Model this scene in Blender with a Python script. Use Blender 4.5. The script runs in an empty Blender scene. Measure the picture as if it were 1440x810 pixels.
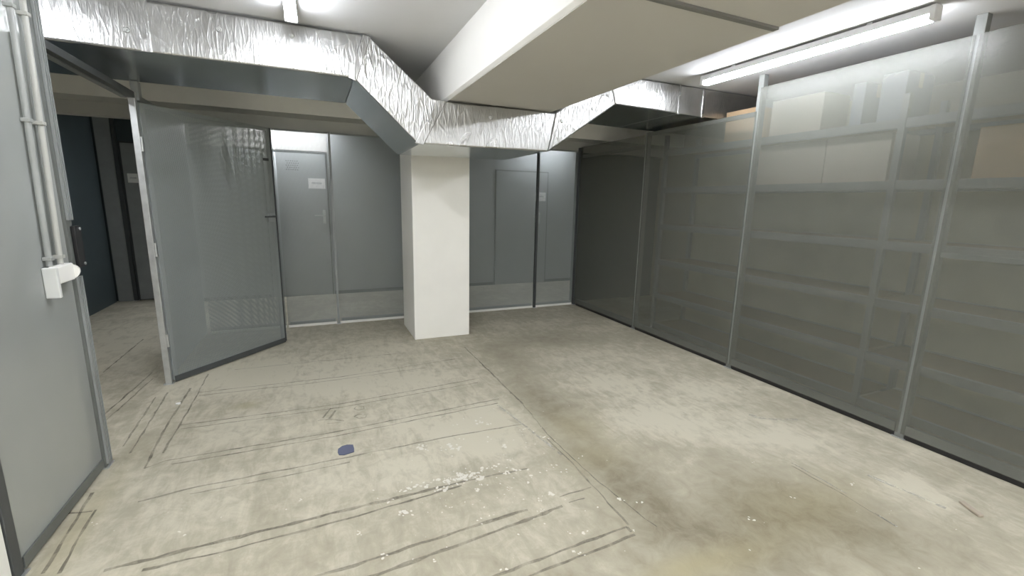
import bpy, bmesh, math, random
import numpy as np
from mathutils import Vector, Matrix
random.seed(7)
S = bpy.context.scene
C = S.collection
PI = math.pi
S.view_settings.view_transform = 'Standard'
S.view_settings.look = 'None'
S.view_settings.exposure = 0.36
S.view_settings.gamma = 1.0
S.view_settings.use_curve_mapping = False

# ------------------------------------------------------------------ measured room
XR, XL, YB = 3.387, -1.1165, 5.49      # right partition, left partition, back partition
YF, YK, XK = 7.30, 7.62, -2.557        # far wall, far wall of side corridor, its left side
ZR = 2.46                              # ceiling of the passage behind the back partition
ZC, ZL = 2.508, 2.28                   # ceiling, lowered rear ceiling
YD, YDB = 3.285, 4.166                 # duct front / back
CAM_H = 1.45
F_PX, YAW, PITCH, ROLL = 628.46, 0.4142, 0.1898, 0.0209

cy, sy, cp, sp = math.cos(YAW), math.sin(YAW), math.cos(PITCH), math.sin(PITCH)
FWD = Vector((sy * cp, cy * cp, -sp)); RGT = Vector((cy, -sy, 0)); UP = RGT.cross(FWD)
cr, sr = math.cos(ROLL), math.sin(ROLL)
RGT, UP = cr * RGT + sr * UP, -sr * RGT + cr * UP
cam = bpy.data.cameras.new('camera'); co = bpy.data.objects.new('camera', cam); C.objects.link(co)
co.matrix_world = Matrix(((RGT.x, UP.x, -FWD.x, 0), (RGT.y, UP.y, -FWD.y, 0), (RGT.z, UP.z, -FWD.z, CAM_H), (0, 0, 0, 1)))
cam.sensor_width = 36.0; cam.lens = F_PX / 1440 * 36.0; cam.clip_start = 0.02
S.camera = co

def flr(px, py):                       # a floor mark measured on the photograph -> its place on the floor
    d = FWD + RGT * ((px - 720) / F_PX) - UP * ((py - 405) / F_PX)
    t = -CAM_H / d.z
    return (d.x * t, d.y * t)

# ------------------------------------------------------------------ materials
def mat(name):
    m = bpy.data.materials.new(name); m.use_nodes = True
    nt = m.node_tree
    return m, nt, nt.nodes['Principled BSDF']

def N(nt, t, **kw):
    n = nt.nodes.new(t)
    for k, v in kw.items():
        if k.startswith('i_'): n.inputs[k[2:]].default_value = v
        else: setattr(n, k, v)
    return n

def ramp(nt, fac, stops):
    r = nt.nodes.new('ShaderNodeValToRGB'); e = r.color_ramp.elements
    while len(e) < len(stops): e.new(0.5)
    for k, (p, c) in enumerate(stops):
        e[k].position = p; e[k].color = (*c, 1) if len(c) == 3 else c
    nt.links.new(fac, r.inputs[0]); return r.outputs[0]

def objco(nt, scale=(1, 1, 1), kind='Object'):
    tc = nt.nodes.new('ShaderNodeTexCoord'); mp = nt.nodes.new('ShaderNodeMapping')
    mp.inputs['Scale'].default_value = scale
    nt.links.new(tc.outputs[kind], mp.inputs[0]); return mp.outputs[0]

def noise(nt, vec, scale, detail=3, rough=0.55, dist=0.0):
    n = N(nt, 'ShaderNodeTexNoise'); n.inputs['Scale'].default_value = scale
    n.inputs['Detail'].default_value = detail; n.inputs['Roughness'].default_value = rough
    n.inputs['Distortion'].default_value = dist
    nt.links.new(vec, n.inputs['Vector']); return n.outputs['Fac']

def bump(nt, b, h, strength, dist):
    n = nt.nodes.new('ShaderNodeBump'); n.inputs['Strength'].default_value = strength; n.inputs['Distance'].default_value = dist
    nt.links.new(h, n.inputs['Height']); nt.links.new(n.outputs[0], b.inputs['Normal']); return n

def simple(name, col, rough=0.5, metal=0.0, var=0.06, nscale=6, bstr=0.0, bscale=60, coat=0.0, spec=0.5):
    m, nt, b = mat(name)
    v = objco(nt)
    f = noise(nt, v, nscale, 4)
    lo = tuple(c * (1 - var) for c in col); hi = tuple(min(1, c * (1 + var)) for c in col)
    nt.links.new(ramp(nt, f, [(0.3, lo), (0.7, hi)]), b.inputs['Base Color'])
    b.inputs['Roughness'].default_value = rough; b.inputs['Metallic'].default_value = metal
    b.inputs['Coat Weight'].default_value = coat; b.inputs['Specular IOR Level'].default_value = spec
    if bstr: bump(nt, b, noise(nt, v, bscale, 3), bstr, 0.004)
    return m

def emit(name, col, strength):
    m, nt, b = mat(name)
    b.inputs['Base Color'].default_value = (0.9, 0.9, 0.9, 1)
    b.inputs['Emission Color'].default_value = (*col, 1); b.inputs['Emission Strength'].default_value = strength
    return m

def perforated(name, col, open_, rough=0.38, metal=0.0, pitch=None, axes=(0, 2), spec=0.5, var=0.05, bstr=0.05):
    """painted sheet steel with fine round perforations; open_ = share of light that goes through the sheet."""
    m, nt, b = mat(name)
    v = objco(nt)
    f = noise(nt, v, 1.6, 3)
    lo = tuple(c * (1 - var) for c in col); hi = tuple(c * (1 + var) for c in col)
    nt.links.new(ramp(nt, f, [(0.3, lo), (0.7, hi)]), b.inputs['Base Color'])
    b.inputs['Roughness'].default_value = rough; b.inputs['Metallic'].default_value = metal
    b.inputs['Specular IOR Level'].default_value = spec
    bump(nt, b, noise(nt, v, 3.0, 2), bstr, 0.02)
    tr = nt.nodes.new('ShaderNodeBsdfTransparent'); mx = nt.nodes.new('ShaderNodeMixShader')
    out = nt.nodes['Material Output']
    nt.links.new(b.outputs[0], mx.inputs[1]); nt.links.new(tr.outputs[0], mx.inputs[2]); nt.links.new(mx.outputs[0], out.inputs[0])
    if pitch is None:
        mx.inputs[0].default_value = math.sqrt(open_)
    else:
        sep = nt.nodes.new('ShaderNodeSeparateXYZ'); nt.links.new(v, sep.inputs[0])
        U, V = sep.outputs[axes[0]], sep.outputs[axes[1]]
        acc = None
        k = 2 * PI / (pitch * math.sqrt(3) / 2)
        for a in (0, PI / 3, 2 * PI / 3):
            m1 = N(nt, 'ShaderNodeMath', operation='MULTIPLY'); m1.inputs[1].default_value = k * math.cos(a); nt.links.new(U, m1.inputs[0])
            m2 = N(nt, 'ShaderNodeMath', operation='MULTIPLY_ADD'); m2.inputs[1].default_value = k * math.sin(a)
            nt.links.new(V, m2.inputs[0]); nt.links.new(m1.outputs[0], m2.inputs[2])
            c = N(nt, 'ShaderNodeMath', operation='COSINE'); nt.links.new(m2.outputs[0], c.inputs[0])
            if acc is None: acc = c.outputs[0]
            else:
                s = N(nt, 'ShaderNodeMath', operation='ADD'); nt.links.new(acc, s.inputs[0]); nt.links.new(c.outputs[0], s.inputs[1]); acc = s.outputs[0]
        g = N(nt, 'ShaderNodeMath', operation='GREATER_THAN'); g.inputs[1].default_value = open_
        nt.links.new(acc, g.inputs[0]); nt.links.new(g.outputs[0], mx.inputs[0])
    return m

PAINT = (0.24, 0.26, 0.25)
M = {}
M['plaster'] = simple('white_plaster', (0.87, 0.855, 0.80), 0.75, var=0.02, nscale=3, bstr=0.05, bscale=90)
M['ceiling'] = simple('grey_ceiling_paint', (0.60, 0.60, 0.60), 0.85, var=0.03, nscale=2, bstr=0.06, bscale=80)
M['beam_underside'] = simple('shaded_underside', (0.50, 0.485, 0.45), 0.85, var=0.02, nscale=2)  # beam plaster in a darker tone, painting the shade of its underside
M['seam_strip'] = simple('seam_strip', (0.17, 0.168, 0.158), 0.8)
M['brightened_step'] = simple('brightened_step', (0.88, 0.87, 0.82), 0.8, var=0.02)  # front face of the rear ceiling whitened in place of light
M['beam_paint'] = simple('beam_paint', (0.60, 0.59, 0.555), 0.8, var=0.02, nscale=3, bstr=0.05, bscale=90)
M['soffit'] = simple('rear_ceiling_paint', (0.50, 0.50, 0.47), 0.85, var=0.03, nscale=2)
M['concrete_wall'] = simple('concrete_wall', (0.30, 0.28, 0.23), 0.9, var=0.1, nscale=3, bstr=0.2)
M['steel'] = simple('grey_painted_steel', (0.27, 0.285, 0.28), 0.42, var=0.06, nscale=9)
M['jamb_paint'] = simple('dark_grey_paint', (0.12, 0.128, 0.118), 0.42, var=0.06, nscale=9)
M['post_paint'] = simple('post_paint', (0.175, 0.182, 0.172), 0.42, var=0.06, nscale=9)
M['galv'] = simple('galvanised_steel', (0.55, 0.56, 0.55), 0.38, metal=0.7, var=0.12, nscale=14)
M['dark_steel'] = simple('dark_steel', (0.055, 0.06, 0.06), 0.45, var=0.1)
M['black'] = simple('black_plastic', (0.012, 0.012, 0.013), 0.4)
M['white_plastic'] = simple('white_plastic', (0.80, 0.79, 0.75), 0.4, var=0.02)
M['conduit_grey'] = simple('conduit_plastic_grey', (0.29, 0.30, 0.285), 0.4, var=0.03)
M['conduit'] = simple('conduit_plastic', (0.40, 0.40, 0.365), 0.4, var=0.03)
M['grey_plastic'] = simple('pale_grey_plastic', (0.62, 0.63, 0.61), 0.35, var=0.02)
M['paper'] = simple('paper', (0.85, 0.85, 0.83), 0.8, var=0.02)
M['print'] = simple('faint_print', (0.55, 0.56, 0.56), 0.8, var=0.3, nscale=40)
M['cardboard'] = simple('cardboard', (0.50, 0.36, 0.22), 0.85, var=0.08, nscale=5)
M['carton_pale'] = simple('pale_carton', (0.48, 0.44, 0.37), 0.8, var=0.05, nscale=5)
M['carton_grey'] = simple('grey_carton', (0.27, 0.29, 0.33), 0.7, var=0.05, nscale=5)
M['board'] = simple('chipboard', (0.30, 0.24, 0.16), 0.8, var=0.12, nscale=30)
M['olive_board'] = simple('olive_board', (0.40, 0.38, 0.28), 0.85, var=0.12, nscale=4)
M['rack'] = simple('rack_steel', (0.28, 0.29, 0.29), 0.4, metal=0.4, var=0.06)
M['chip'] = simple('white_paint_chip', (0.66, 0.64, 0.57), 0.7, var=0.05)
M['blue'] = simple('blue_paint', (0.095, 0.105, 0.16), 0.6, var=0.1)
M['wood_bit'] = simple('splinter_wood', (0.42, 0.36, 0.29), 0.8)
M['far_paint'] = simple('far_wall_paint', (0.31, 0.33, 0.325), 0.35, var=0.05, nscale=2)
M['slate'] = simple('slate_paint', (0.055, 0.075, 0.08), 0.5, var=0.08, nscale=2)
M['lamp'] = emit('led_diffuser', (0.955, 0.985, 1.05), 62.0)
M['fill_lamp'] = emit('fill_diffuser', (0.955, 0.985, 1.05), 120.0)
M['lamp_far'] = emit('led_diffuser_rear', (0.955, 0.985, 1.05), 72.0)
M['lamp_housing'] = simple('lamp_housing', (0.75, 0.75, 0.76), 0.4, var=0.02)
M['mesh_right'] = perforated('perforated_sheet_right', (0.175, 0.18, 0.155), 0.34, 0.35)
M['mesh_left'] = perforated('perforated_sheet_left', (0.42, 0.435, 0.42), 0.22, 0.4)
M['mesh_back'] = perforated('perforated_sheet_back', PAINT, 0.05, 0.32, pitch=0.0095)
M['mesh_door'] = perforated('perforated_sheet_door', PAINT, 0.25, 0.4, pitch=0.0095)

def foil(name, fine=1.0, rough=0.22):
    m, nt, b = mat(name)
    b.inputs['Metallic'].default_value = 1.0
    v = objco(nt, (1, 1, 1))
    f = noise(nt, v, 5, 3)
    nt.links.new(ramp(nt, f, [(0.3, (0.42, 0.42, 0.41)), (0.7, (0.54, 0.54, 0.53))]), b.inputs['Base Color'])
    r2 = noise(nt, v, 3, 2)
    mr = N(nt, 'ShaderNodeMapRange'); mr.inputs[3].default_value = rough; mr.inputs[4].default_value = rough + 0.16
    nt.links.new(r2, mr.inputs[0]); nt.links.new(mr.outputs[0], b.inputs['Roughness'])
    vs = objco(nt, (55, 20, 9))
    h1 = noise(nt, vs, 1.0, 4, 0.6, 1.2)
    vo = N(nt, 'ShaderNodeTexVoronoi', feature='DISTANCE_TO_EDGE'); vo.inputs['Scale'].default_value = 0.8
    nt.links.new(objco(nt, (30, 12, 8)), vo.inputs['Vector'])
    h2 = noise(nt, v, 4.0, 2)
    a = N(nt, 'ShaderNodeMath', operation='MULTIPLY_ADD'); a.inputs[1].default_value = 0.5; nt.links.new(h1, a.inputs[0]); nt.links.new(h2, a.inputs[2])
    mn = N(nt, 'ShaderNodeMath', operation='MINIMUM'); mn.inputs[1].default_value = 0.12; nt.links.new(vo.outputs['Distance'], mn.inputs[0])
    a2 = N(nt, 'ShaderNodeMath', operation='MULTIPLY_ADD'); a2.inputs[1].default_value = -1.2
    nt.links.new(mn.outputs[0], a2.inputs[0]); nt.links.new(a.outputs[0], a2.inputs[2])
    bump(nt, b, a2.outputs[0], 0.30 * fine, 0.02)
    return m
M['foil'] = foil('foil_wrap'); M['foil_bend'] = foil('foil_wrap_bend', 2.2, 0.24); M['foil_smooth'] = foil('foil_wrap_smooth', 0.5, 0.28)
M['foil_taut'] = simple('taut_foil', (0.70, 0.74, 0.76), 0.22, metal=1.0, var=0.06, nscale=3)
M['foil_tape'] = foil('foil_tape', 1.2, 0.2)

# ------------------------------------------------------------------ mesh helpers
def BM(): return bmesh.new()
def add_box(bm, x0, x1, y0, y1, z0, z1, rot=None, org=None):
    vs = [Vector((x, y, z)) for z in (z0, z1) for (x, y) in ((x0, y0), (x1, y0), (x1, y1), (x0, y1))]
    if rot is not None: vs = [org + rot @ (p - org) for p in vs]
    v = [bm.verts.new(p) for p in vs]
    for f in ((3, 2, 1, 0), (4, 5, 6, 7), (0, 1, 5, 4), (1, 2, 6, 5), (2, 3, 7, 6), (3, 0, 4, 7)): bm.faces.new([v[i] for i in f])
def add_prism(bm, poly, axis, a, b):      # polygon extruded along an axis
    def pt(u, v, w): return (u, w, v) if axis == 'y' else ((w, u, v) if axis == 'x' else (u, v, w))
    n = len(poly)
    lo = [bm.verts.new(pt(u, v, a)) for u, v in poly]; hi = [bm.verts.new(pt(u, v, b)) for u, v in poly]
    bm.faces.new(lo[::-1]); bm.faces.new(hi)
    for i in range(n): bm.faces.new((lo[i], lo[(i + 1) % n], hi[(i + 1) % n], hi[i]))
def add_tube(bm, p0, p1, r, n=14, r1=None):
    p0, p1 = Vector(p0), Vector(p1); d = (p1 - p0).normalized()
    u = d.orthogonal().normalized(); w = d.cross(u)
    r1 = r if r1 is None else r1
    A = [bm.verts.new(p0 + r * (math.cos(2 * PI * i / n) * u + math.sin(2 * PI * i / n) * w)) for i in range(n)]
    B = [bm.verts.new(p1 + r1 * (math.cos(2 * PI * i / n) * u + math.sin(2 * PI * i / n) * w)) for i in range(n)]
    bm.faces.new(A[::-1]); bm.faces.new(B)
    for i in range(n): bm.faces.new((A[i], A[(i + 1) % n], B[(i + 1) % n], B[i]))
def obj(name, bm, m, parent=None, bevel=0.0, seg=2, smooth=False):
    bmesh.ops.recalc_face_normals(bm, faces=bm.faces)
    me = bpy.data.meshes.new(name); bm.to_mesh(me); bm.free()
    me.materials.append(M[m] if isinstance(m, str) else m)
    o = bpy.data.objects.new(name, me); C.objects.link(o)
    if smooth:
        for p in me.polygons: p.use_smooth = True
    if bevel:
        b = o.modifiers.new('bevel', 'BEVEL'); b.width = bevel; b.segments = seg; b.limit_method = 'ANGLE'
    if parent:
        o.parent = parent
        o.matrix_parent_inverse = Matrix.Translation(-parent.location) if parent.type == 'EMPTY' else Matrix()
    return o
def box(name, b, m, parent=None, bevel=0.0, **k):
    bm = BM(); add_box(bm, *b); return obj(name, bm, m, parent, bevel, **k)
def tag(o, label, cat, group=None, kind=None):
    o['label'] = label; o['category'] = cat
    if group: o['group'] = group
    if kind: o['kind'] = kind
    return o
def thing(name, label, cat, loc, group=None):
    o = bpy.data.objects.new(name, None); C.objects.link(o); o.location = loc; o.empty_display_size = 0.1
    return tag(o, label, cat, group)
def struct(name, o, label=None):
    o.name = name; o['kind'] = 'structure'
    if label: o['label'] = label
    return o

# ------------------------------------------------------------------ the shell
X0, X1, Y0, Y1 = -2.75, 4.95, -2.6, 7.9
# floor: one sheet with some painted light, and worn and stained patches measured from the photograph
def floor():
    st = 0.03
    nx, ny = int((X1 - X0) / st) + 1, int((Y1 - Y0) / st) + 1
    xs = np.linspace(X0, X1, nx); ys = np.linspace(Y0, Y1, ny)
    gx, gy = np.meshgrid(xs, ys)
    verts = np.stack([gx.ravel(), gy.ravel(), np.zeros(nx * ny)], 1)
    i = np.arange(nx * ny).reshape(ny, nx)
    faces = np.stack([i[:-1, :-1].ravel(), i[:-1, 1:].ravel(), i[1:, 1:].ravel(), i[1:, :-1].ravel()], 1)
    me = bpy.data.meshes.new('floor'); me.from_pydata(verts.tolist(), [], faces.tolist())
    # stain > 0 dark grime, < 0 pale dusty wear and, far left, painted light ; rust = ochre tint
    st_ = np.zeros(nx * ny); ru = np.zeros(nx * ny)
    px, py = verts[:, 0], verts[:, 1]
    def blob(a, p, rx, ry, amt, ang=0.0):
        c, s = math.cos(ang), math.sin(ang); x, y = flr(*p)
        u = ((px - x) * c + (py - y) * s) / rx; v = (-(px - x) * s + (py - y) * c) / ry
        a += amt * np.exp(-(u * u + v * v))
    # traffic grime along the joint on the right-hand slab
    for p, rx, ry, am in [((715, 505), .18, .35, .7), ((750, 560), .18, .45, .6), ((800, 600), .2, .3, .55), ((850, 655), .22, .3, .6),
                          ((900, 700), .2, .25, .55), ((960, 740), .35, .22, .5), ((1060, 700), .3, .25, .45), ((1000, 640), .2, .2, .3),
                          ((740, 480), .5, .2, .5), ((830, 480), .4, .2, .35), ((1080, 760), .5, .25, .9), ((1200, 740), .3, .2, .35), ((1330, 770), .3, .2, .4),
                          ((620, 545), .25, .12, .12), ((930, 480), .2, .3, .2)]:
        blob(st_, p, rx, ry, am)
    for p, rx, ry, am in [((400, 520), .9, .5, -.75), ((560, 540), .6, .4, -.55), ((180, 470), .6, 1.2, -.45), ((620, 590), .5, .25, -.4), ((850, 540), .35, .3, -.7), ((940, 590), .35, .25, -.6), ((890, 590), .2, .2, -.3), ((1000, 550), .5, .25, -.35), ((1120, 610), .4, .2, -.35),  # wide far-left patches are light painted onto the dim floor
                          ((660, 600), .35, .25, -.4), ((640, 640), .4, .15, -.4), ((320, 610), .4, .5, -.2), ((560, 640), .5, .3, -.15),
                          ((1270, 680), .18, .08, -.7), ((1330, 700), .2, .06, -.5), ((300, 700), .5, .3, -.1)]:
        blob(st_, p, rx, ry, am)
    for p, rx, ry, am in [((345, 570), .085, .055, .9), ((810, 600), .2, .2, .45), ((1110, 715), .35, .25, .4), ((1020, 790), .3, .08, .6), ((950, 800), .2, .06, .6),
                          ((110, 745), .06, .5, .7), ((840, 640), .2, .15, .4), ((1180, 690), .25, .12, .3), ((690, 600), .1, .1, .15)]:
        blob(ru, p, rx, ry, am)
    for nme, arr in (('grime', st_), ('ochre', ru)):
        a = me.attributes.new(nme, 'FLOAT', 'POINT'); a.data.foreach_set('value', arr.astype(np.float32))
    m, nt, b = mat('worn_concrete')
    v = objco(nt)
    def attr(n):
        t = nt.nodes.new('ShaderNodeAttribute'); t.attribute_name = n; return t.outputs['Fac']
    def ma(op, a, b2, c=None):
        n = N(nt, 'ShaderNodeMath', operation=op)
        for k, q in enumerate((a, b2, c)):
            if q is None: continue
            if isinstance(q, (int, float)): n.inputs[k].default_value = q
            else: nt.links.new(q, n.inputs[k])
        return n.outputs[0]
    n1 = noise(nt, v, 1.3, 6, 0.62, 0.4); n2 = noise(nt, v, 9, 6, 0.7, 0.6); n3 = noise(nt, objco(nt, (3.2, 1.0, 1)), 4.5, 5, 0.65, 1.0)
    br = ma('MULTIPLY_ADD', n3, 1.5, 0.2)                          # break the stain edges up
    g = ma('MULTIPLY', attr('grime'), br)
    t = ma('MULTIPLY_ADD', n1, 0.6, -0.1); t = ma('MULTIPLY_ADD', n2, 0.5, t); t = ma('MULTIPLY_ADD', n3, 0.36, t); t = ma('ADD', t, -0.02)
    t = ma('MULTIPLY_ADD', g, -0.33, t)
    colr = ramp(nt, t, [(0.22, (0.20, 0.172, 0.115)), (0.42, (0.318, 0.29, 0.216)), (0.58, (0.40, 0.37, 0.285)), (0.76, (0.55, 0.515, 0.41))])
    mix = N(nt, 'ShaderNodeMix', data_type='RGBA'); nt.links.new(ma('MULTIPLY', attr('ochre'), ma('MULTIPLY_ADD', n2, 0.7, 0.15)), mix.inputs['Factor'])
    nt.links.new(colr, mix.inputs['A']); mix.inputs['B'].default_value = (0.35, 0.30, 0.155, 1)
    nt.links.new(mix.outputs['Result'], b.inputs['Base Color'])
    b.inputs['Specular IOR Level'].default_value = 0.35
    rr = N(nt, 'ShaderNodeMapRange'); rr.inputs[3].default_value = 0.5; rr.inputs[4].default_value = 0.8; nt.links.new(n2, rr.inputs[0]); nt.links.new(rr.outputs[0], b.inputs['Roughness'])
    bump(nt, b, noise(nt, v, 40, 5, 0.6), 0.12, 0.006)
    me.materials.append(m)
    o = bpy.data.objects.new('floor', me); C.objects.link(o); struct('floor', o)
    return o
FLOOR = floor()

def ground_mark_mat(name, col, cut, scale, lo=0.0, hi=0.85):
    m, nt, b = mat(name)
    b.inputs['Base Color'].default_value = (*col, 1); b.inputs['Roughness'].default_value = 0.85
    f = noise(nt, objco(nt), scale, 6, 0.8, 0.8)
    fac = ramp(nt, f, [(cut - 0.12, (lo,) * 3), (cut + 0.12, (hi,) * 3)])
    tr = nt.nodes.new('ShaderNodeBsdfTransparent'); mx = nt.nodes.new('ShaderNodeMixShader')
    nt.links.new(fac, mx.inputs[0]); nt.links.new(tr.outputs[0], mx.inputs[1]); nt.links.new(b.outputs[0], mx.inputs[2])
    nt.links.new(mx.outputs[0], nt.nodes['Material Output'].inputs[0]); return m
M['groove'] = ground_mark_mat('dirt_in_groove', (0.185, 0.166, 0.128), 0.50, 6, 0.16, 0.60)
M['groove_faint'] = ground_mark_mat('faint_groove', (0.21, 0.19, 0.145), 0.48, 6, 0.12, 0.5)
M['dust'] = ground_mark_mat('pale_dust', (0.62, 0.60, 0.53), 0.5, 14, 0.0, 0.75)

def strip(bm, pts, w, z=0.0012):
    P = [Vector((*flr(*p), z)) for p in pts]
    Q = [P[0]]
    for a, b_ in zip(P, P[1:]):
        n = max(2, int((b_ - a).length / 0.05))
        for i in range(1, n + 1):
            q = a.lerp(b_, i / n); 
            if i < n: q += Vector((random.uniform(-1, 1), random.uniform(-1, 1), 0)) * 0.0035
            Q.append(q)
    L, R_ = [], []
    for i, q in enumerate(Q):
        d = (Q[min(i + 1, len(Q) - 1)] - Q[max(i - 1, 0)]).normalized(); n = Vector((-d.y, d.x, 0))
        ww = w * random.uniform(0.45, 1.05) / 2
        L.append(bm.verts.new(q + n * ww)); R_.append(bm.verts.new(q - n * ww))
    for i in range(len(Q) - 1): bm.faces.new((L[i], R_[i], R_[i + 1], L[i + 1]))
bm = BM()
for pts, w in [  # saw cuts of the left-hand slab, in pairs
    ([(203, 659), (233, 648), (480, 606), (702, 561)], .014), ([(241, 653), (480, 612), (700, 567)], .012),
    ([(254, 598), (480, 568), (675, 532)], .014), ([(254, 603.5), (480, 573), (672, 538)], .012),
    ([(146, 803), (300, 764), (480, 719), (653, 677)], .024), ([(652, 677), (742, 659)], .015), ([(200, 802), (330, 772), (480, 732), (649, 683)], .016),
    ([(385, 828), (480, 801), (658, 743), (742, 717)], .022), ([(787, 699), (831, 685.5)], .012), ([(455, 832), (533, 808), (684, 752), (791, 712)], .024), ([(800, 707), (822, 701)], .01),
    ([(640, 830), (702, 808), (791, 774), (882, 741)], .016), ([(690, 832), (751, 808), (893, 752)], .016), ([(882, 741), (888, 748)], .02),
    ([(653, 488), (735, 568)], .016), ([(769, 610), (835, 672), (907, 730), (924, 741)], .008),
    ([(268, 546), (229, 608), (215, 635), (203, 659)], .016), ([(293, 526), (273, 563), (229, 637.5)], .014),
    ([(219, 558.5), (173, 628)], .014), ([(236, 552), (183, 637.5)], .014),
    ([(214, 524), (147, 583)], .016), ([(215, 532.6), (147, 593)], .013), ([(201.5, 477), (145, 524)], .014),
    ([(130, 693), (95, 750), (60, 807)], .016), ([(135, 717), (110, 757), (83, 807)], .014), ([(130, 719), (97, 722)], .012)]:
    strip(bm, pts, w)
o = obj('saw_cut_pattern', bm, 'groove', FLOOR)
bm = BM()
for pts, w in [
    ([(280, 552), (379, 541), (480, 530), (640, 505)], .012), ([(280, 556.5), (430, 540), (600, 517)], .01),
    ([(194, 706), (276, 685), (480, 645), (627, 615), (733, 597)], .014), ([(267, 695), (400, 670), (492, 650)], .012),
    ([(769, 617), (810, 657), (884, 739)], .012), ([(735, 568), (769, 610)], .012), ([(1113, 655), (1190, 698), (1259, 740)], .01), ([(330, 520), (560, 497)], .01),
    # scuffed characters cut into the slab
    ([(465, 574.6), (454, 588)], .016), ([(472, 577), (463, 589)], .016), ([(465, 574.6), (482, 573.5)], .01), ([(447, 591.5), (468, 590), (484, 592)], .012), ([(460, 595.5), (480, 594)], .008),
    ([(498, 575), (503, 570.5), (511, 571.5), (512, 575), (505, 577), (498, 575)], .01), ([(498, 586), (505, 582.5), (515, 583.5), (514, 587.5), (504, 588.5), (498, 586)], .012)]:
    strip(bm, pts, w, 0.0011)
obj('faint_cut_pattern', bm, 'groove_faint', FLOOR)
bm = BM()
for pts, w in [([(1113, 651), (1190, 694)], .012), ([(1230, 721), (1262, 741)], .012), ([(1053, 583), (1068, 588), (1090, 590), (1122, 590)], .03),
               ([(700, 570), (740, 600), (790, 640)], .02), ([(1220, 668), (1260, 685), (1330, 715)], .03), ([(140, 655), (80, 740)], .03),]:
    strip(bm, pts, w, 0.0008)
obj('dust_streaks', bm, 'dust', FLOOR)
# pale paint splashes: irregular flat flakes
def flake(bm, p, r, z=0.0016):
    x, y = flr(*p); n = 9; a0 = random.random() * 6; z += random.uniform(0, 0.0016)
    el = random.uniform(0.5, 1.0); t = random.random() * PI
    vs = []
    for i in range(n):
        a = a0 + 2 * PI * i / n; rr = r * random.uniform(0.55, 1.15)
        u, v = rr * math.cos(a), rr * el * math.sin(a)
        vs.append(bm.verts.new((x + u * math.cos(t) - v * math.sin(t), y + u * math.sin(t) + v * math.cos(t), z)))
    bm.faces.new(vs)
bm = BM()
for p, r in [((671, 594), 12), ((711, 628), 12), ((636, 628), 14), ((591, 629), 11), ((689, 617), 8), ((675, 672), 20), ((627, 679), 14), ((720, 659), 9), ((775, 697), 15), ((873, 703), 11), ((898, 707), 8),
             ((825, 750), 9), ((798, 749), 6), ((811, 777), 7), ((709, 803), 7), ((569, 723), 10), ((542, 783), 8), ((504, 750), 8), ((671, 690), 9), ((758, 704), 8), ((760, 719), 7), ((667, 668), 7), ((698, 654), 10),
             ((729, 663), 8), ((551, 705), 9), ((613, 788), 8), ((256, 750), 9), ((251, 567), 10), ((423, 704), 5), ((505, 750), 6), ((716, 647), 9), ((694, 658), 8), ((780, 655), 7), ((793, 663), 6), ((764, 665), 8),
             ((740, 678), 9), ((650, 672), 18), ((600, 685), 10), ((738, 610), 7), ((650, 617), 7), ((735, 604), 6), ((1057, 729), 8), ((1115, 700), 7), ((1202, 680), 10), ((1060, 651), 6), ((133, 738), 5),
             ((1275, 665), 5), ((888, 745), 6), ((746, 670), 7), ((712, 688), 6), ((640, 600), 9), ((624, 633), 9)]:
    for k in range(random.choice((2, 3, 4))):
        flake(bm, (p[0] + random.uniform(-5, 5), p[1] + random.uniform(-3, 3)), r / 1000 * random.uniform(0.5, 1.25))
for k in range(110):
    flake(bm, (random.gauss(680, 80), random.gauss(655, 45)), random.uniform(.002, .007))
for (a, b_), n_ in ((((560, 692), (700, 655)), 46), (((640, 675), (672, 668)), 26), (((700, 668), (742, 657)), 10), (((610, 690), (640, 682)), 12), (((630, 628), (645, 632)), 10), (((668, 592), (690, 596)), 8), (((590, 629), (606, 640)), 8), (((560, 722), (580, 722)), 8), (((735, 604), (772, 618)), 8)):
    for k in range(n_):
        q = random.random(); flake(bm, (a[0] + (b_[0] - a[0]) * q + random.gauss(0, 3), a[1] + (b_[1] - a[1]) * q + random.gauss(0, 2)), random.uniform(.004, .014))
for k in range(50):
    flake(bm, (random.uniform(150, 1350), random.uniform(540, 800)), random.uniform(.0015, .005))
o = obj('paint_flecks', bm, 'chip', FLOOR); o['kind'] = 'stuff'

struct('ceiling', box('ceiling', (X0, X1, Y0, 5.206, ZC, ZC + 0.2), 'ceiling'))
struct('ceiling_rear', box('ceiling_rear', (X0, X1, 5.206, YB + 0.17, ZL, ZC + 0.2), 'soffit'))
struct('ceiling_passage', box('ceiling_passage', (X0, X1, YB + 0.171, Y1, ZR, ZC + 0.2), 'ceiling'))
struct('ceiling_step', box('ceiling_step', (X0, X1, 5.19, 5.2055, ZL - 0.004, ZC), 'brightened_step'))
struct('beam_rear', box('beam_rear', (X0, X1, YB + 0.045, YB + 0.17, 2.159, ZL), 'soffit'))
struct('transom_glow', box('transom_glow', (-1.62, 0.215, YF - 0.012, YF, 2.11, ZR), 'soffit'))  # upper far wall in a paler colour, imitating the lamp glow there
for i_, (xa, xb) in enumerate(((-1.60, -0.64), (0.22, 2.84), (3.88, X1))):
    struct('baseboard_back', box('baseboard_back', (xa, xb, YF - 0.01, YF, 0, 0.05), 'dark_steel'))
struct('wall_right', box('wall_right', (X1, X1 + 0.15, Y0, Y1, 0, ZC), 'concrete_wall'))
struct('wall_front', box('wall_front', (X0, X1, Y0 - 0.15, Y0, 0, ZC), 'plaster'))
struct('wall_back', box('wall_back', (-1.62, X1, YF, YF + 0.12, 0, ZR), 'far_paint'))
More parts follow.
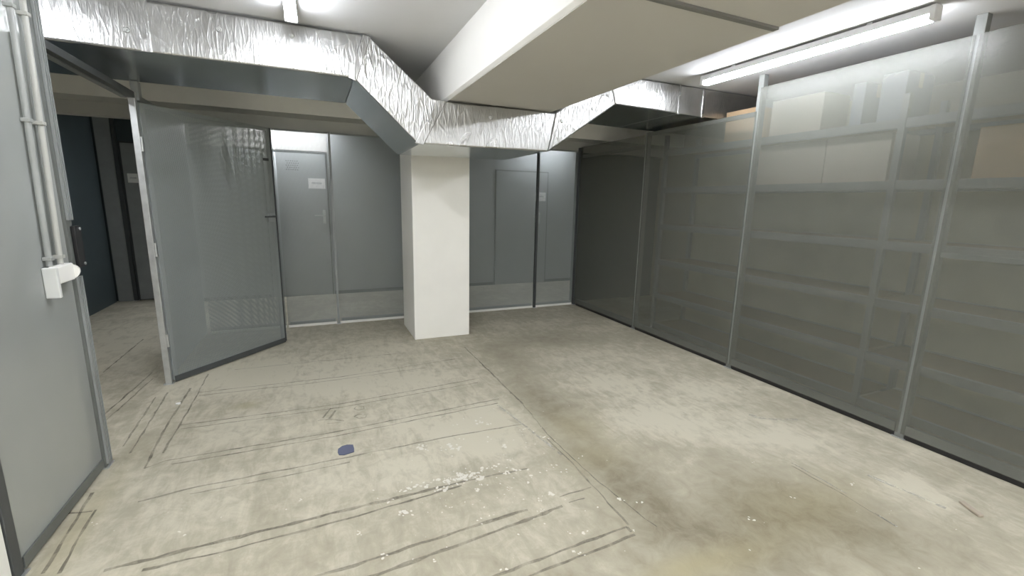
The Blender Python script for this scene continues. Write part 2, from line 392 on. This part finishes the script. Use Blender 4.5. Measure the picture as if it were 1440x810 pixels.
struct('wall_left', box('wall_left', (XL - 0.12, XL, Y0, 2.055, 0, ZC), 'plaster'))
struct('wall_outer', box('wall_outer', (X0 - 0.15, X0, Y0, Y1, 0, ZC), 'concrete_wall'))
struct('wall_corridor', box('wall_corridor', (X0, -1.62, YK + 0.05, YK + 0.15, 0, ZR), 'slate'))
# the white pillar and the downstand beam over it
struct('column', box('column', (0.895, 1.495, 4.552, 5.18, 0, ZC), 'plaster', bevel=0.006))
bm = BM()
add_prism(bm, [(0.908, ZC), (0.908, 2.175), (0.925, 2.159), (1.765, 2.159), (1.765, ZC)], 'y', 1.385, 4.552)
cb = struct('ceiling_beam', obj('ceiling_beam', bm, 'beam_paint', bevel=0.003))
box('shaded_underside', (0.927, 1.763, 1.387, 4.548, 2.1565, 2.1588), 'beam_underside', cb)
bm = BM()
add_prism(bm, [(0.908, ZC), (0.908, 2.175), (0.925, 2.159), (1.74, 2.159), (1.74, ZC)], 'y', Y0, 1.385)
cb = struct('ceiling_beam_front', obj('ceiling_beam_front', bm, 'beam_paint', bevel=0.003))
box('shaded_underside', (0.927, 1.738, Y0 + 0.01, 1.383, 2.1565, 2.1588), 'beam_underside', cb)

struct('trim_2', box('trim_2', (0.93, 1.735, 1.362, 1.387, 2.146, 2.1562), 'seam_strip'))
# ------------------------------------------------------------------ foil-wrapped duct
D = thing('ventilation_duct', 'silver foil wrapped ventilation duct along the ceiling dipping under the white beam', 'duct', (1.3, (YD + YDB) / 2, 1.85))
def sect(name, poly, m, y0=YD, y1=YDB):
    bm = BM(); add_prism(bm, poly, 'y', y0, y1)
    bmesh.ops.subdivide_edges(bm, edges=bm.edges[:], cuts=5, use_grid_fill=True)
    o = obj(name, bm, m, D, bevel=0.012, seg=3)
    o.data.materials.append(M['foil_taut'])                 # the taut underside has next to no wrinkles
    for p in o.data.polygons:
        if p.normal.z < -0.5: p.material_index = 1
    return o
ZT = 2.50
sect('straight_section', [(-2.70, 2.236), (0.285, 2.226), (0.385, ZT - 0.006), (-2.70, ZT)], 'foil')
sect('sloped_section', [(0.285, 2.226), (0.70, 1.84), (0.86, 2.145), (0.80, 2.152), (0.385, ZT - 0.006)], 'foil_bend')
sect('dropped_section', [(0.70, 1.84), (1.735, 1.851), (1.79, 2.15), (0.86, 2.145)], 'foil')
sect('sloped_section', [(1.735, 1.851), (2.355, 2.268), (2.27, ZT), (1.90, 2.23), (1.79, 2.15)], 'foil_bend')
sect('straight_section', [(2.355, 2.268), (3.03, 2.258), (3.03, ZT), (2.27, ZT)], 'foil')
sect('end_section', [(3.03, 2.258), (4.90, 2.245), (4.90, ZT), (3.03, ZT)], 'foil_smooth', YD + 0.004)
def tape(poly): return sect('tape_seam', poly, 'foil_tape', YD - 0.004, YD + 0.02)
tape([(0.25, 2.222), (0.30, 2.206), (0.40, ZT - 0.01), (0.35, ZT - 0.004)])
tape([(0.675, 1.845), (0.735, 1.835), (0.905, 2.147), (0.84, 2.147)])
tape([(3.305, 2.248), (3.335, 2.248), (3.335, ZT), (3.305, ZT)])
tape([(3.02, 2.252), (3.045, 2.252), (3.045, ZT), (3.02, ZT)])
tape([(-0.83, 2.228), (-0.78, 2.228), (-0.78, ZT), (-0.83, ZT)])
for x, z in [(1.242, 2.067), (1.847, 2.094), (2.779, 2.42), (-0.884, 2.329), (-0.068, 2.426), (2.134, 2.213), (-0.45, 2.40)]:
    bm = BM(); add_tube(bm, (x, YD + 0.002, z), (x, YD - 0.007, z), 0.016, 16, 0.012); add_tube(bm, (x, YD - 0.006, z), (x, YD - 0.011, z), 0.005, 8)
    obj('pin_washer', bm, 'galv', D)

# ------------------------------------------------------------------ LED battens
def batten(label, a, b_, group='strip lights', z=ZC, lm='lamp'):
    a, b_ = Vector((*a, 0)), Vector((*b_, 0)); L = (b_ - a).length; ang = math.atan2(b_.y - a.y, b_.x - a.x); mid = (a + b_) / 2
    t = thing('strip_light', label, 'light', (mid.x, mid.y, z - 0.085), group)
    rt = Matrix.Rotation(ang, 3, 'Z'); og = Vector((mid.x, mid.y, 0))
    def bx(name, u0, u1, v0, v1, z0, z1, m, bev=0.004):
        bm = BM(); add_box(bm, mid.x + u0, mid.x + u1, mid.y + v0, mid.y + v1, z0, z1, rt, og); return obj(name, bm, m, t, bev)
    bx('housing', -L / 2, L / 2, -0.032, 0.032, z - 0.052, z - 0.012, 'lamp_housing')
    bx('diffuser', -L / 2 + 0.02, L / 2 - 0.02, -0.027, 0.027, z - 0.085, z - 0.0515, lm, 0.01)
    bx('end_cap', -L / 2 - 0.004, -L / 2 + 0.022, -0.034, 0.034, z - 0.083, z - 0.010, 'lamp_housing')
    bx('end_cap', L / 2 - 0.022, L / 2 + 0.004, -0.034, 0.034, z - 0.083, z - 0.010, 'lamp_housing')
    for u in (-L * 0.3, L * 0.3): bx('mounting_clip', u - 0.015, u + 0.015, -0.03, 0.03, z - 0.016, z, 'galv', 0.001)
    return t
batten('lit white strip light on the ceiling beside the foil duct, left of beam', (-0.06, 1.54), (-0.06, 3.06), 'strip lights')
batten('long lit strip light on the ceiling above the right partition', (3.02, 1.46), (3.0, 2.99), 'strip lights')
batten('strip light of the side corridor behind the left partition', (-1.55, 1.40), (-1.55, 2.92), 'strip lights')
batten('strip light of the rear passage, hidden behind the header left of pillar', (-1.0, 6.95), (0.33, 6.95), 'strip lights', ZR, 'lamp_far')
batten('strip light of the rear passage, hidden behind the header right of pillar', (3.25, 6.95), (4.3, 6.95), 'strip lights', ZR, 'lamp_far')
for x, lab in ((-0.06, 'unseen fill light added on the same line as the one left of the beam'), (-0.60, 'unseen fill light added close to the left wall'),
               (3.0, 'unseen fill light added on the same line as the one over the right partition')):
    batten(lab, (x, -1.95), (x, -0.45), 'strip lights', ZC, 'fill_lamp')  # unseen lights behind the camera, added to fill the pillar and mid room


# ------------------------------------------------------------------ perforated partitions
def panel_x(label, x, y0, y1, z0, z1, m, rails=(), thick=0.002, side=1):
    """a perforated sheet bay standing in a plane of constant x; rails sit on the far side"""
    t = thing('partition_panel', label, 'partition panel', (x, (y0 + y1) / 2, z0), None)
    box('perforated_sheet', (x - thick / 2, x + thick / 2, y0, y1, z0, z1), m, t)
    for r0, r1 in rails:
        a, b_ = sorted((x + side * 0.0025, x + side * 0.028))
        box('rail', (a, b_, y0 + 0.02, y1 - 0.02, r0, r1), 'steel', t, 0.002)
    if m == 'mesh_right': box('bottom_dark_strip', (x + 0.008, x + 0.024, y0 + 0.02, y1 - 0.02, 0.001, 0.0355), 'black', t)  # black strip painting the shade in the gap under the sheet
    return t
def panel_y(label, y, x0, x1, z0, z1, m, rails=(), thick=0.002):
    t = thing('partition_panel', label, 'partition panel', ((x0 + x1) / 2, y, z0), None)
    box('perforated_sheet', (x0, x1, y - thick / 2, y + thick / 2, z0, z1), m, t)
    for r0, r1 in rails: box('rail', (x0 + 0.02, x1 - 0.02, y + 0.0025, y + 0.028, r0, r1), 'steel', t, 0.002)
    if m == 'mesh_back': box('floor_strip', (x0 + 0.004, x1 - 0.004, y - 0.008, y + 0.008, 0.001, 0.0275), 'white_plastic', t)  # pale strip along the foot of the panel
    return t
def post(label, x0, x1, y0, y1, z1, m='steel', group='partition posts', foot=True):
    t = thing('partition_post', label, 'post', ((x0 + x1) / 2, (y0 + y1) / 2, 0), group)
    box('tube', (x0, x1, y0, y1, 0.004, z1), m, t, 0.003)
    if foot: box('foot_plate', (x0 - 0.012, x1 + 0.012, y0 - 0.012, y1 + 0.012, 0, 0.005), 'galv', t)
    return t
YA, YBB, YC = 4.121, 2.762, 1.434
g = 0.008
RR = ((0.036, 0.095),)
panel_x('tall grey mesh panel at the right edge, with a lit top edge', XR, 0.10, YC - g, 0.034, 2.405, 'mesh_right', RR + ((1.18, 1.21),))
panel_x('tall grey mesh panel beneath the right strip light between two posts', XR, YC + g, YBB - g, 0.034, 2.405, 'mesh_right', RR)
panel_x('grey mesh panel whose low top edge passes under the duct end', XR, YBB + g, YA - g, 0.034, 2.225, 'mesh_right', RR + ((2.19, 2.224),))
panel_x('darkest mesh panel of the right partition, ending at the far corner', XR, YA + g, 5.44, 0.034, 2.205, 'mesh_right', RR + ((2.06, 2.10),))
post('grey steel post rising to the ceiling past the near end of the right strip light', XR + 0.004, XR + 0.054, YC - 0.025, YC + 0.025, ZC, 'post_paint')
post('grey steel post reaching the ceiling at the far end of the right strip light', XR + 0.004, XR + 0.054, YBB - 0.025, YBB + 0.025, ZC, 'post_paint')
post('shorter grey post in the right partition below the duct end', XR + 0.004, XR + 0.054, YA - 0.025, YA + 0.025, 2.235, 'post_paint')
post('dark steel corner post where the back and right partitions meet', XR - 0.01, XR + 0.04, YB - 0.03, YB + 0.02, 2.2, 'dark_steel')
# back partition
KR = ((0.028, 0.06),)
panel_y('back mesh panel behind the open door beside a side corridor', YB, XL + 0.03, -0.36, 0.028, 2.157, 'mesh_back', KR)
panel_y('back mesh panel with a paper notice showing behind it, next to open door', YB, -0.345, 0.172, 0.028, 2.157, 'mesh_back', KR)
panel_y('back mesh panel just left of the white pillar', YB, 0.205, 1.55, 0.028, 2.157, 'mesh_back', KR)
panel_y('back mesh panel between the white pillar and a black post', YB, 1.56, 2.735, 0.028, 2.157, 'mesh_back', KR)
panel_y('narrow back mesh panel with bright top between black post and corner', YB, 2.77, XR - 0.02, 0.028, 2.157, 'mesh_back', KR)
post('slim grey post of the back partition nearer the open door', 0.175, 0.203, YB - 0.022, YB + 0.014, 2.16, 'steel')
post('black post of the back partition right of the white pillar', 2.738, 2.768, YB - 0.03, YB + 0.012, 2.16, 'dark_steel')
# left partition
panel_x('pale mesh panel at the left edge with a switch box on it', XL, 2.12, 2.85, 0.012, 2.42, 'mesh_left', ((0.014, 0.06),), side=-1)
box('kick_rail', (XL + 0.0012, XL + 0.008, 2.122, 2.848, 0.012, 0.062), 'jamb_paint', [o for o in bpy.data.objects if o.get('label', '').startswith('pale mesh panel at the left edge')][0], 0.001)
panel_x('mesh panel of the left partition behind the open door', XL, 4.13, 5.47, 0.03, 2.15, 'mesh_back', ((0.03, 0.07),), side=-1)
post('dark steel post at lower left corner against white wall', XL - 0.045, XL + 0.006, 2.062, 2.115, ZC, 'dark_steel')
t = post('grey doorway jamb post carrying the switch box and conduits', XL - 0.04, XL + 0.012, 2.855, 2.915, ZC, 'jamb_paint')
bm = BM(); [add_box(bm, XL + 0.0125, XL + 0.022, ya, ya + 0.01, za, zb) for ya in (2.864, 2.884, 2.902) for za, zb in ((0.02, 1.04), (1.32, ZC - 0.02))]; obj('stop_strip', bm, 'steel', t)
t = post('bright galvanised hinge post of the open mesh door', XL - 0.022, XL + 0.018, 4.062, 4.105, 2.15, 'galv')
box('head_bracket', (XL - 0.015, XL + 0.03, 4.12, 4.18, 2.10, 2.228), 'steel', t, 0.002)
for z in (0.35, 1.05, 1.80):
    bm = BM(); add_tube(bm, (XL + 0.024, 4.070, z - 0.05), (XL + 0.024, 4.070, z + 0.05), 0.008); obj('hinge_pin', bm, 'galv', t)
t = thing('door_lintel', 'dark steel lintel bar over the open doorway at upper left', 'lintel', (XL, 3.5, 2.11))
box('bar', (XL - 0.02, XL + 0.02, 2.916, 4.061, 2.105, 2.145), 'dark_steel', t, 0.002)
box('stop_angle', (XL - 0.055, XL - 0.021, 2.93, 4.05, 2.10, 2.115), 'rack', t, 0.001)

# open mesh door
hx, hy = XL + 0.034, 4.085
ex, ey = -0.345, 4.905
ang = math.atan2(ey - hy, ex - hx); W = math.hypot(ex - hx, ey - hy)
T = thing('mesh_door', 'grey perforated mesh door standing open into the room', 'door', (hx, hy, 0.02))
RT = Matrix.Rotation(ang, 3, 'Z'); OG = Vector((hx, hy, 0))
def dbox(name, u0, u1, v0, v1, z0, z1, m, par, bev=0.002):
    bm = BM(); add_box(bm, hx + u0, hx + u1, hy + v0, hy + v1, z0, z1, RT, OG); return obj(name, bm, m, par, bev)
# the sheet gets its own local frame so that its hole pattern runs along the leaf
bm = BM(); add_box(bm, 0, W, -0.001, 0.001, 0.0, 2.06)
sh = obj('perforated_sheet', bm, 'mesh_door', T); sh.matrix_parent_inverse = Matrix()
sh.rotation_euler = (0, 0, ang)
dbox('stile', 0.0, 0.03, 0.0015, 0.026, 0.02, 2.08, 'steel', T); dbox('stile', W - 0.03, W, 0.0015, 0.026, 0.02, 2.08, 'steel', T)
dbox('rail', 0.031, W - 0.031, 0.0015, 0.026, 0.02, 0.05, 'steel', T); dbox('rail', 0.031, W - 0.031, 0.0015, 0.026, 2.05, 2.08, 'steel', T)
dbox('edge_angle', W - 0.004, W + 0.006, -0.012, 0.0265, 0.02, 2.08, 'dark_steel', T)
dbox('bottom_dark_strip', 0.0, W, -0.006, -0.0015, 0.008, 0.055, 'dark_steel', T)
h = dbox('lock_case', W - 0.10, W - 0.02, -0.016, -0.0015, 1.22, 1.30, 'steel', T)
bm = BM(); p0 = OG + RT @ Vector((W - 0.05, -0.016, 1.27)); p1 = OG + RT @ Vector((W - 0.05, -0.055, 1.27)); p2 = OG + RT @ Vector((W - 0.17, -0.055, 1.27))
add_tube(bm, p0, p1, 0.009); add_tube(bm, p1, p2, 0.008); obj('lever', bm, 'dark_steel', T)
dbox('dark_tag', W - 0.10, W - 0.035, -0.004, -0.0015, 1.78, 1.805, 'dark_steel', T)

# ------------------------------------------------------------------ switch box, conduits, lock on the jamb
t = thing('switch_box', 'white plastic switch box mounted on the left jamb post', 'switch', (XL + 0.02, 2.68, 1.05))
box('cover_plate', (XL + 0.0015, XL + 0.052, 2.60, 2.622, 0.985, 1.122), 'grey_plastic', t, 0.004)
box('housing', (XL + 0.0145, XL + 0.05, 2.6225, 2.765, 1.045, 1.125), 'white_plastic', t, 0.006)
bm = BM(); add_tube(bm, (XL + 0.034, 2.764, 1.084), (XL + 0.034, 2.790, 1.084), 0.036, 20, 0.030); obj('cable_gland', bm, 'white_plastic', t)
bm = BM(); add_tube(bm, (XL + 0.034, 2.789, 1.084), (XL + 0.034, 2.793, 1.084), 0.008, 12); obj('gland_hole', bm, 'black', t)
for nm, lab, (ya, yb), xo, m_ in (('conduit', 'white cable conduit ending at the switch box, nearer the doorway', (2.715, 2.785), 0.024, 'conduit'), ('conduit', 'greyer cable conduit running down behind the switch box, away from doorway', (2.635, 2.69), 0.018, 'conduit_grey')):
    t = thing(nm, lab, 'conduit', (XL + xo, ya, 1.126), 'cable conduits on the left partition')
    bm = BM(); add_tube(bm, (XL + xo, ya, 1.126), (XL + xo, yb, ZC), 0.011, 16); obj('pipe', bm, m_, t, smooth=False)
    for z in (1.16, 1.75, 2.2):
        y = ya + (yb - ya) * (z - 1.126) / (ZC - 1.126)
        box('saddle_clip', (XL + 0.0015, XL + xo + 0.015, y - 0.016, y + 0.016, z - 0.008, z + 0.008), m_, t, 0.002)
t = thing('lock_case', 'black lock case on the doorway edge of the left jamb post', 'lock', (XL, 2.925, 1.09))
box('body', (XL + 0.0125, XL + 0.03, 2.886, 2.952, 1.085, 1.29), 'black', t, 0.003)
for z in (1.10, 1.275):
    bm = BM(); add_tube(bm, (XL + 0.03, 2.935, z), (XL + 0.034, 2.935, z), 0.007, 10); obj('screw', bm, 'galv', t)

# ------------------------------------------------------------------ far wall doors and notices behind the mesh
def far_door(label, x0, x1, zt, y, hx_, vent, m='far_paint', hz=1.2):
    t = thing('storage_door', label, 'door', ((x0 + x1) / 2, y, 0))
    box('leaf', (x0 + 0.012, x1 - 0.012, y - 0.028, y - 0.001, 0.012, zt - 0.012), m, t, 0.002)
    bm = BM(); add_box(bm, x0 - 0.01, x0 + 0.008, y - 0.018, y - 0.001, 0, zt + 0.01); add_box(bm, x1 - 0.008, x1 + 0.01, y - 0.018, y - 0.001, 0, zt + 0.01); add_box(bm, x0 + 0.009, x1 - 0.009, y - 0.018, y - 0.001, zt - 0.01, zt + 0.01)
    obj('frame', bm, 'dark_steel', t)
    box('lock_plate', (hx_ - 0.02, hx_ + 0.02, y - 0.034, y - 0.0285, hz - 0.12, hz + 0.08), 'galv', t, 0.001)
    bm = BM(); add_tube(bm, (hx_, y - 0.034, hz), (hx_, y - 0.075, hz), 0.009); add_tube(bm, (hx_ + 0.006, y - 0.075, hz), (hx_ - 0.13, y - 0.075, hz), 0.008); obj('handle', bm, 'galv', t)
    if vent:
        bm = BM(); vx, vz = vent
        for i in range(6):
            for j in range(5):
                u, v = vx - 0.07 + 0.028 * i + (0.014 if j % 2 else 0), vz - 0.06 + 0.03 * j
                add_tube(bm, (u, y - 0.0285, v), (u, y - 0.030, v), 0.009, 8)
        obj('vent_holes', bm, 'dark_steel', t)
    return t
far_door('grey storage door with vent holes and notice behind the back mesh left of pillar', -0.62, 0.196, 2.083, YF, 0.13, (-0.26, 1.90))
far_door('grey storage door seen through the back mesh right of the pillar', 2.86, 3.86, 1.98, YF, 3.70, None)
def notice(label, x0, x1, z0, z1, y):
    t = thing('paper_notice', label, 'notice', ((x0 + x1) / 2, y, z0), 'paper notices')
    box('sheet', (x0, x1, y - 0.002, y, z0, z1), 'paper', t)
    w, hh = x1 - x0, z1 - z0
    bm = BM(); add_box(bm, x0 + 0.2 * w, x1 - 0.2 * w, y - 0.003, y - 0.0021, z0 + 0.45 * hh, z1 - 0.38 * hh); obj('faint_print', bm, 'print', t)
notice('white paper notice on the far door left of the pillar', -0.06, 0.165, 1.585, 1.73, YF - 0.029)
notice('small white notice partly hidden by the black post', 3.61, 3.82, 1.48, 1.63, YF - 0.029)
# side corridor beyond the doorway
t = panel_x('dark slate panel wall at the far left of the side corridor', XK, 5.68, YK - 0.01, 0.0, ZR - 0.01, 'slate', (), 0.02, side=-1)
t = far_door('narrow grey door at the end of the side corridor with a small notice', -2.30, -1.64, 2.12, YK + 0.04, -1.72, None, 'steel')
notice('small notice on the door at the end of side corridor', -2.25, -2.13, 1.60, 1.72, YK + 0.011)
panel_y('narrow grey panel at the end of the side corridor', YK, XK + 0.03, -2.36, 0.0, ZR - 0.01, 'steel', ())
post('dark frame post at the end of the side corridor', -2.355, -2.315, YK - 0.01, YK + 0.03, ZR - 0.005, 'dark_steel')

# ------------------------------------------------------------------ racks in the storage bay behind the right partition
struct('wall_storage', box('wall_storage', (XR + 0.06, X1, YB + 0.172, YB + 0.20, 0, ZR), 'slate'))
LEV = (0.09, 0.44, 0.835, 1.235, 1.64, 2.04)
def rack(label, y0, y1, x0=3.58, x1=4.08, shared=False):
    t = thing('storage_rack', label, 'rack', (x0, (y0 + y1) / 2, 0), 'racks behind the right partition')
    for (x, y) in ((x0, y0), (x0, y1 - 0.04), (x1 - 0.04, y0), (x1 - 0.04, y1 - 0.04))[0:4:2 if shared else 1]:
        bm = BM(); add_box(bm, x, x + 0.04, y, y + 0.04, 0, 2.2); obj('upright', bm, 'rack', t, 0.002)
    for z in LEV:
        bm = BM(); add_box(bm, x0 + 0.042, x1 - 0.042, y0 + 0.042, y1 - (0.002 if shared else 0.042), z - 0.018, z); s = obj('shelf', bm, 'board', t)
        bm = BM(); add_box(bm, x0 + 0.005, x0 + 0.04, y0 + 0.041, y1 - (0.001 if shared else 0.041), z - 0.055, z + 0.004); obj('front_beam', bm, 'rack', s, 0.002)
        bm = BM(); add_box(bm, x1 - 0.04, x1 - 0.005, y0 + 0.041, y1 - (0.001 if shared else 0.041), z - 0.055, z + 0.004); obj('rear_beam', bm, 'rack', s, 0.002)
    box('back_panel', (x1 + 0.001, x1 + 0.005, y0, y1, 0.05, 2.1), 'olive_board', t)
    for k, (za, zb) in enumerate(((0.5, 1.2), (1.25, 2.0))):
        bm = BM(); add_tube(bm, (x1 + 0.012, y0 + 0.03, za), (x1 + 0.012, y1 - 0.03, zb), 0.006, 8); obj('brace', bm, 'rack', t)
    return t
rack('steel rack with chipboard shelves behind the middle mesh panels', 1.80, 4.05)
rack('steel rack behind the mesh panel at the right edge', -0.10, 1.80, shared=True)
def carton(label, x0, x1, y0, y1, z, h, m='cardboard'):
    t = thing('carton', label, 'box', ((x0 + x1) / 2, (y0 + y1) / 2, z + 0.001), 'cartons on the racks')
    box('body', (x0, x1, y0, y1, z + 0.001, z + h), m, t, 0.004)
    xm = (x0 + x1) / 2
    box('packing_tape', (xm - 0.025, xm + 0.025, y0 - 0.0008, y1 + 0.0008, z + h * 0.7, z + h + 0.0012), 'carton_pale', t)
Z5, Z6 = 1.645, 2.045
carton('long tan carton on the top shelf peeking over the low mesh panel', 3.60, 4.0, 2.92, 3.265, Z6, 0.27)
carton('pale carton on the top shelf just right of the far post', 3.68, 4.0, 2.42, 2.86, Z6, 0.30, 'carton_pale')
carton('bluish grey carton on the top shelf, nearest the middle post', 3.66, 3.98, 1.87, 2.02, Z6, 0.32, 'carton_grey')
carton('slim bluish grey carton upright on the top shelf', 3.66, 3.98, 2.12, 2.20, Z6, 0.30, 'carton_grey')
carton('wide pale carton below the top shelf beside the far post', 3.66, 4.0, 2.34, 3.00, Z5, 0.33, 'carton_pale')
carton('pale carton below the top shelf, left of rack upright', 3.66, 4.0, 1.90, 2.335, Z5, 0.33, 'carton_pale')
carton('tan carton below the top shelf at the right edge of the room', 3.66, 4.0, 1.10, 1.45, Z5, 0.30)

# ------------------------------------------------------------------ small things lying on the floor
bm = BM()
pts = [flr(*p) for p in [(475, 637), (475.5, 632), (481, 628), (488, 626), (496.5, 626), (498, 631), (498, 636), (492, 638), (484, 640.5), (477, 640.5)]]
lo = [bm.verts.new((x, y, 0.0012)) for x, y in pts]; hi = [bm.verts.new((x, y, 0.004)) for x, y in pts]
bm.faces.new(lo[::-1]); bm.faces.new(hi)
for i in range(len(pts)): bm.faces.new((lo[i], lo[(i + 1) % len(pts)], hi[(i + 1) % len(pts)], hi[i]))
tag(obj('paint_blot', bm, 'blue'), 'dark blue blot lying on the concrete floor', 'blot')
x, y = flr(1365, 717)
bm = BM(); add_box(bm, x - 0.012, x + 0.012, y - 0.055, y + 0.055, 0.001, 0.014, Matrix.Rotation(-0.5, 3, 'Z'), Vector((x, y, 0)))
tag(obj('wood_scrap', bm, 'wood_bit', None, 0.004), 'small scrap of wood on the floor near the right partition', 'scrap')
x, y = flr(250.5, 568)
bm = BM(); flake(bm, (250.5, 568), 0.022, 0.0015); 
r = bmesh.ops.extrude_face_region(bm, geom=bm.faces[:]); bmesh.ops.translate(bm, vec=(0, 0, 0.004), verts=[v for v in r['geom'] if isinstance(v, bmesh.types.BMVert)])
tag(obj('paper_scrap', bm, 'paper'), 'small white scrap on the floor in front of the open mesh door', 'scrap')

# faint bounce of the building's unseen rest
w = bpy.data.worlds.new('world'); S.world = w; w.use_nodes = True
w.node_tree.nodes['Background'].inputs[0].default_value = (0.9, 0.95, 1, 1); w.node_tree.nodes['Background'].inputs[1].default_value = 0.02
S.cycles.max_bounces = 10; S.cycles.diffuse_bounces = 6; S.cycles.transparent_max_bounces = 24
